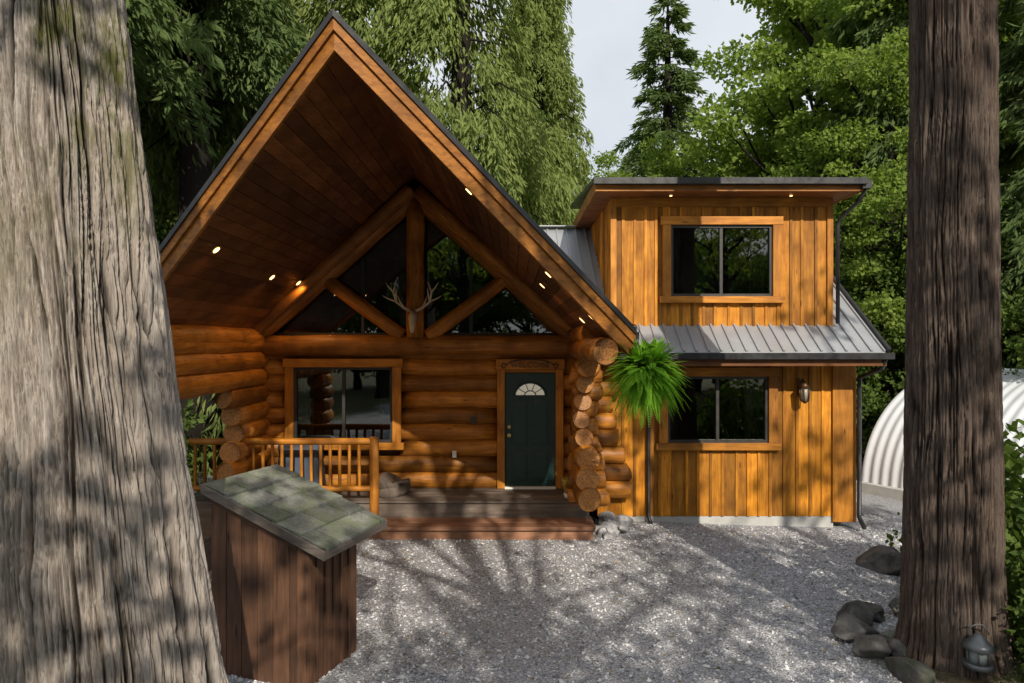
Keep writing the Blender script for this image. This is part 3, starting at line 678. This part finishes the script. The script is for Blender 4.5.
for k in range(n):
    a0=ca0+.031+(ca1-ca0-.062)*k/n; a1=ca0+.031+(ca1-ca0-.062)*(k+1)/n
    wbox(b,a0+.003,a1-.003,cc0,cc0+.03,g,rz_(cc0)-.05); wbox(b,a0+.003,a1-.003,cc1-.03,cc1,g,rz_(cc1)-.06)
    if k: wbox(b,a0-.015,a0+.015,cc0-.02,cc0-.001,g,rz_(cc0)-.06)
wbox(b,ca0-.02,ca0-.001,cc0-.02,cc0+.07,g,lambda c:rz_(c)-.055); wbox(b,ca0-.02,ca0+.05,cc0-.04,cc0-.021,g,rz_(cc0)-.055)
wbox(b,ca0-.022,ca0-.001,cc0+.075,cc1,lambda c:rz_(c)-.16,lambda c:rz_(c)-.055)
b.build('boards',box_m,wb,.003)
b=B(); wbox(b,0,L1,0,L2,lambda c:rz_(c)-.04,lambda c:rz_(c)-.005)
wbox(b,-.022,-.001,-.02,L2+.02,lambda c:rz_(c)-.075,lambda c:rz_(c)+.008); wbox(b,L1+.001,L1+.022,-.02,L2+.02,lambda c:rz_(c)-.075,lambda c:rz_(c)+.008); wbox(b,.0,L1,-.024,-.003,zl-.075,zl-.002)
b.build('roof_deck',wood('grey_trim_wood',(.22,.185,.16),(.11,.09,.075),.8,False,.2),wb,.003)
b=B(); nr=5
for r_ in range(nr):
    c0=L2*r_/nr-.02; c1=L2*(r_+1)/nr+.02
    cuts=[0]+sorted([(.33+.33*j+(r_%2)*.16-.08+random.uniform(-.03,.03))*L1 for j in range(3 if r_%2==0 else 2)])
    cuts=[c for c in cuts if c<L1-.08]+[L1]
    for a0,a1 in zip(cuts[:-1],cuts[1:]):
        lift=random.uniform(0,.006); j=random.uniform(-.012,.012)
        b.hexa([WP(a0+.007,c1,rz_(c1)+.0),WP(a0+.007,c0+j,rz_(c0)+.006+lift),WP(a1-.007,c0+j,rz_(c0)+.006+lift),WP(a1-.007,c1,rz_(c1)+.0),
                WP(a0+.007,c1,rz_(c1)+.008),WP(a0+.007,c0+j,rz_(c0)+.032+lift),WP(a1-.007,c0+j,rz_(c0)+.032+lift),WP(a1-.007,c1,rz_(c1)+.008)])
b.build('shingles',shin_m,wb,.002)
# ---------------------------------------------------------------- quonset hut
hut=empty('quonset_hut'); P0=Vector((7.62,14.9,-.2)); ax=Vector((.50,-.866,0)).normalized(); px=Vector((-ax.y,ax.x,0)); RW,RH,LEN=4.2,2.6,5.5
if px.x<0: px=-px
nv=int(LEN/.02); na=40; V=[];Fq=[]
for i in range(nv+1):
    s_=LEN*i/nv; rr=1+.0035*math.sin(2*math.pi*s_/.21)
    for k in range(na+1):
        a=math.pi*k/na; c=P0+px*RW+ax*s_; V.append(c-px*math.copysign(abs(math.cos(a))**.9,math.cos(a))*RW*rr+Vector((0,0,math.sin(a)**.9*RH*rr)))
for i in range(nv):
    for k in range(na): q=i*(na+1)+k; Fq.append((q,q+1,q+na+2,q+na+1))
link('corrugated_shell',np_mesh('shell',[tuple(v) for v in V],Fq,True),hut_m,hut)
b=B()
for s_ in(0.02,LEN-.02):
    c=P0+px*RW+ax*s_; vs=[c]+[c-px*math.cos(math.pi*k/na)*RW*.975+Vector((0,0,math.sin(math.pi*k/na)**.9*RH*.975)) for k in range(na+1)]
    b.add(vs,[(0,k,k+1) for k in range(1,na+1)],[(0,0,0)]*len(vs))
b.build('end_walls',hut_m,hut)
b=B(); b.beam(P0-ax*.1-px*.05+Vector((0,0,.08)),P0+ax*(LEN)-px*.05+Vector((0,0,.08)),.25,.25); b.build('base_curb',conc_m,hut)
# ---------------------------------------------------------------- rocks
def rock(name,x,y,r,sx_=1,sy_=1,sz_=.7,mat=rock_m,seed=0,dz=0,parent=None):
    bm=bmesh.new(); bmesh.ops.create_icosphere(bm,subdivisions=4,radius=1); V=np.array([v.co[:] for v in bm.verts])
    n=fbm(V*1.1+seed*7.7,2)-.5; n2=fbm(V*3.5+seed*3.1,4)-.5
    V2=V*(1+n*.9+n2*.22)[:,None]
    for k in range(7):
        rg=np.random.default_rng(seed*31+k); nv_=rg.normal(0,1,3); nv_/=np.linalg.norm(nv_); d=V2@nv_; lim=rg.uniform(.5,.75); V2=V2-np.clip(d-lim,0,None)[:,None]*nv_*.92
    V2=V2*np.array([sx_,sy_,sz_])*r; a=seed*1.3; c_,s_=math.cos(a),math.sin(a)
    for v,p in zip(bm.verts,V2): v.co=(p[0]*c_-p[1]*s_,p[0]*s_+p[1]*c_,p[2])
    for f in bm.faces: f.smooth=True
    me=bpy.data.meshes.new(name); bm.to_mesh(me); bm.free()
    z=float(gh(np.array([x]),np.array([y]))[0]); o=link(name,me,mat,parent); o.location=(x,y,z+r*sz_*.35+dz); 
    return o
RK=[(3.50,6.95,.22),(3.72,7.35,.2),(3.42,6.5,.2),(3.95,7.6,.17),(4.5,7.7,.2),(3.5,6.0,.19),(4.3,5.6,.12),(4.65,5.85,.15),(3.68,6.3,.14),(4.9,7.5,.2)]
for i,(x,y,r_) in enumerate(RK): rock('boulder',x,y,r_,1.2,1,.8,rock_m,i+1)
rock('boulder',5.2,9.4,.33,1.25,.9,.75,rock_m,21); rock('boulder',5.55,9.55,.22,1,1,.8,rock_m,22)
for i,(x,y,r_) in enumerate([(1.42,10.75,.12),(1.6,10.9,.14),(1.5,10.6,.09),(1.72,11.05,.13),(1.45,10.95,.14),(1.62,11.15,.16),(1.55,10.95,.1),(1.78,10.85,.08),(1.85,11.3,.14),(1.6,11.3,.17)]): rock('stone',x,y,r_,1.1,1,.8,stone_m,i+40,.06 if i>4 else 0)
# ---------------------------------------------------------------- hanging fern
hf=empty('hanging_fern'); fx,fy,fz=1.56,7.95,2.82
b=B(); b.tube([(fx,fy,fz-.2),(fx,fy,fz-.12),(fx,fy,fz+.0),(fx,fy,fz+.02)],[.08,.12,.15,.155],18); b.build('basket',plain('basket_brown',(.05,.03,.02),.8),hf)
b=B()
for k in range(3):
    a=k*2.1; b.tube([(fx+.14*math.cos(a),fy+.14*math.sin(a),fz),(fx-.12,fy,fz+.42)],.005,6)
b.tube([(fx-.12,fy,fz+.42),(fx-.2,fy-.02,fz+.44)],.008,6); b.build('chains',black_m,hf)
rg=np.random.default_rng(5); Vv=[]
for k in range(560):
    a=rg.uniform(0,6.283); el=rg.uniform(-1.45,1.5); L=rg.uniform(.30,.60); m=28
    t=np.linspace(.08,1,m); h0=np.cos(el); 
    r_=L*t*(h0*.85+.14)*(1-.12*t)+.06; z=L*t*np.sin(el)*(1-.15*t)-.5*L*(t**2)*(.3+.7*rg.uniform())
    wob=.03*np.sin(t*5+k)
    C=np.stack([fx+np.cos(a+wob)*r_,fy+np.sin(a+wob)*r_,fz-.08+z],-1); tang=np.gradient(C,axis=0); tang/=np.linalg.norm(tang,axis=1)[:,None]
    side=np.cross(tang,[0.1,0,1.0]); side/=np.linalg.norm(side,axis=1)[:,None]+1e-6
    wd=.048*np.sin(np.pi*np.clip(t*.9+.08,0,1))**.7
    for sg in(-1,1):
        d=side*sg*.95+tang*.45+np.array([0,0,-.15]); d=d*wd[:,None]
        q=tang*.008
        Vv.append(np.stack([C-q,C+d*.5+q*1.1,C+d,C+d*.5-q*1.1],1).reshape(-1,3))
link('fronds',leafmesh('fronds',np.concatenate(Vv),fern_m),None,hf)
plant(SH,'leafy_shrub',5.75,7.0,.85,1.0); plant(SH,'leafy_shrub',5.85,8.4,.6,2.0); plant(SH,'leafy_shrub',5.0,5.6,.42,.4); plant(SH,'leafy_shrub',5.5,6.0,.6,.4)
n=1400; lx=rng.uniform(-5,7,n); ly=rng.uniform(4,11,n); C=np.stack([lx,ly,gh(lx,ly)+.02],-1)
w=M('dry_leaves'); c=w.mix(w.isl(),(.12,.08,.04),(.36,.26,.12)); dl=w.fin(c,.8)
D=np.stack([rng.normal(0,1,n),rng.normal(0,1,n),np.zeros(n)],-1); link('leaf_litter',leafmesh('leaf_litter',leaves(C,D,.035,.6,rng,.15),dl))
# ---------------------------------------------------------------- light, sky, camera
sd=Vector((.25,-1,.66)).normalized()
L=bpy.data.lights.new('sun','SUN'); L.energy=5; L.angle=math.radians(.4); L.color=(1,.91,.76)
o=bpy.data.objects.new('sun',L); sc.collection.objects.link(o); o.rotation_euler=sd.to_track_quat('Z','Y').to_euler(); o.location=(5,-20,20)
wd=bpy.data.worlds.new('World'); sc.world=wd; wd.use_nodes=True; nt=wd.node_tree; bg=nt.nodes['Background']; sk=nt.nodes.new('ShaderNodeTexSky'); sk.sky_type='NISHITA'; sk.sun_disc=False
sk.sun_elevation=math.asin(sd.z); sk.sun_rotation=math.atan2(sd.x,sd.y); sk.air_density=1.0; sk.dust_density=3.0; sk.ozone_density=1.0
tc=nt.nodes.new('ShaderNodeTexCoord'); nz=nt.nodes.new('ShaderNodeTexNoise'); nz.inputs['Scale'].default_value=2.2; nz.inputs['Detail'].default_value=6; nt.links.new(tc.outputs['Generated'],nz.inputs['Vector'])
rp=nt.nodes.new('ShaderNodeValToRGB'); rp.color_ramp.elements[0].position=.3; rp.color_ramp.elements[0].color=(.6,.6,.6,1); rp.color_ramp.elements[1].position=.6; rp.color_ramp.elements[1].color=(.97,.97,.97,1); nt.links.new(nz.outputs['Fac'],rp.inputs[0])
mxn=nt.nodes.new('ShaderNodeMix'); mxn.data_type='RGBA'; nt.links.new(rp.outputs[0],mxn.inputs[0]); nt.links.new(sk.outputs[0],mxn.inputs[6]); mxn.inputs[7].default_value=(8.8,9.2,9.7,1)
nt.links.new(mxn.outputs[2],bg.inputs[0]); bg.inputs[1].default_value=.098
cam=bpy.data.cameras.new('camera'); cam.lens=24; cam.sensor_width=36; cam.clip_end=600; co=bpy.data.objects.new('camera',cam); sc.collection.objects.link(co); co.location=(0,0,CH); co.rotation_euler=(math.pi/2,0,0); sc.camera=co
sc.view_settings.view_transform='Standard'; sc.view_settings.look='None'; sc.view_settings.exposure=0
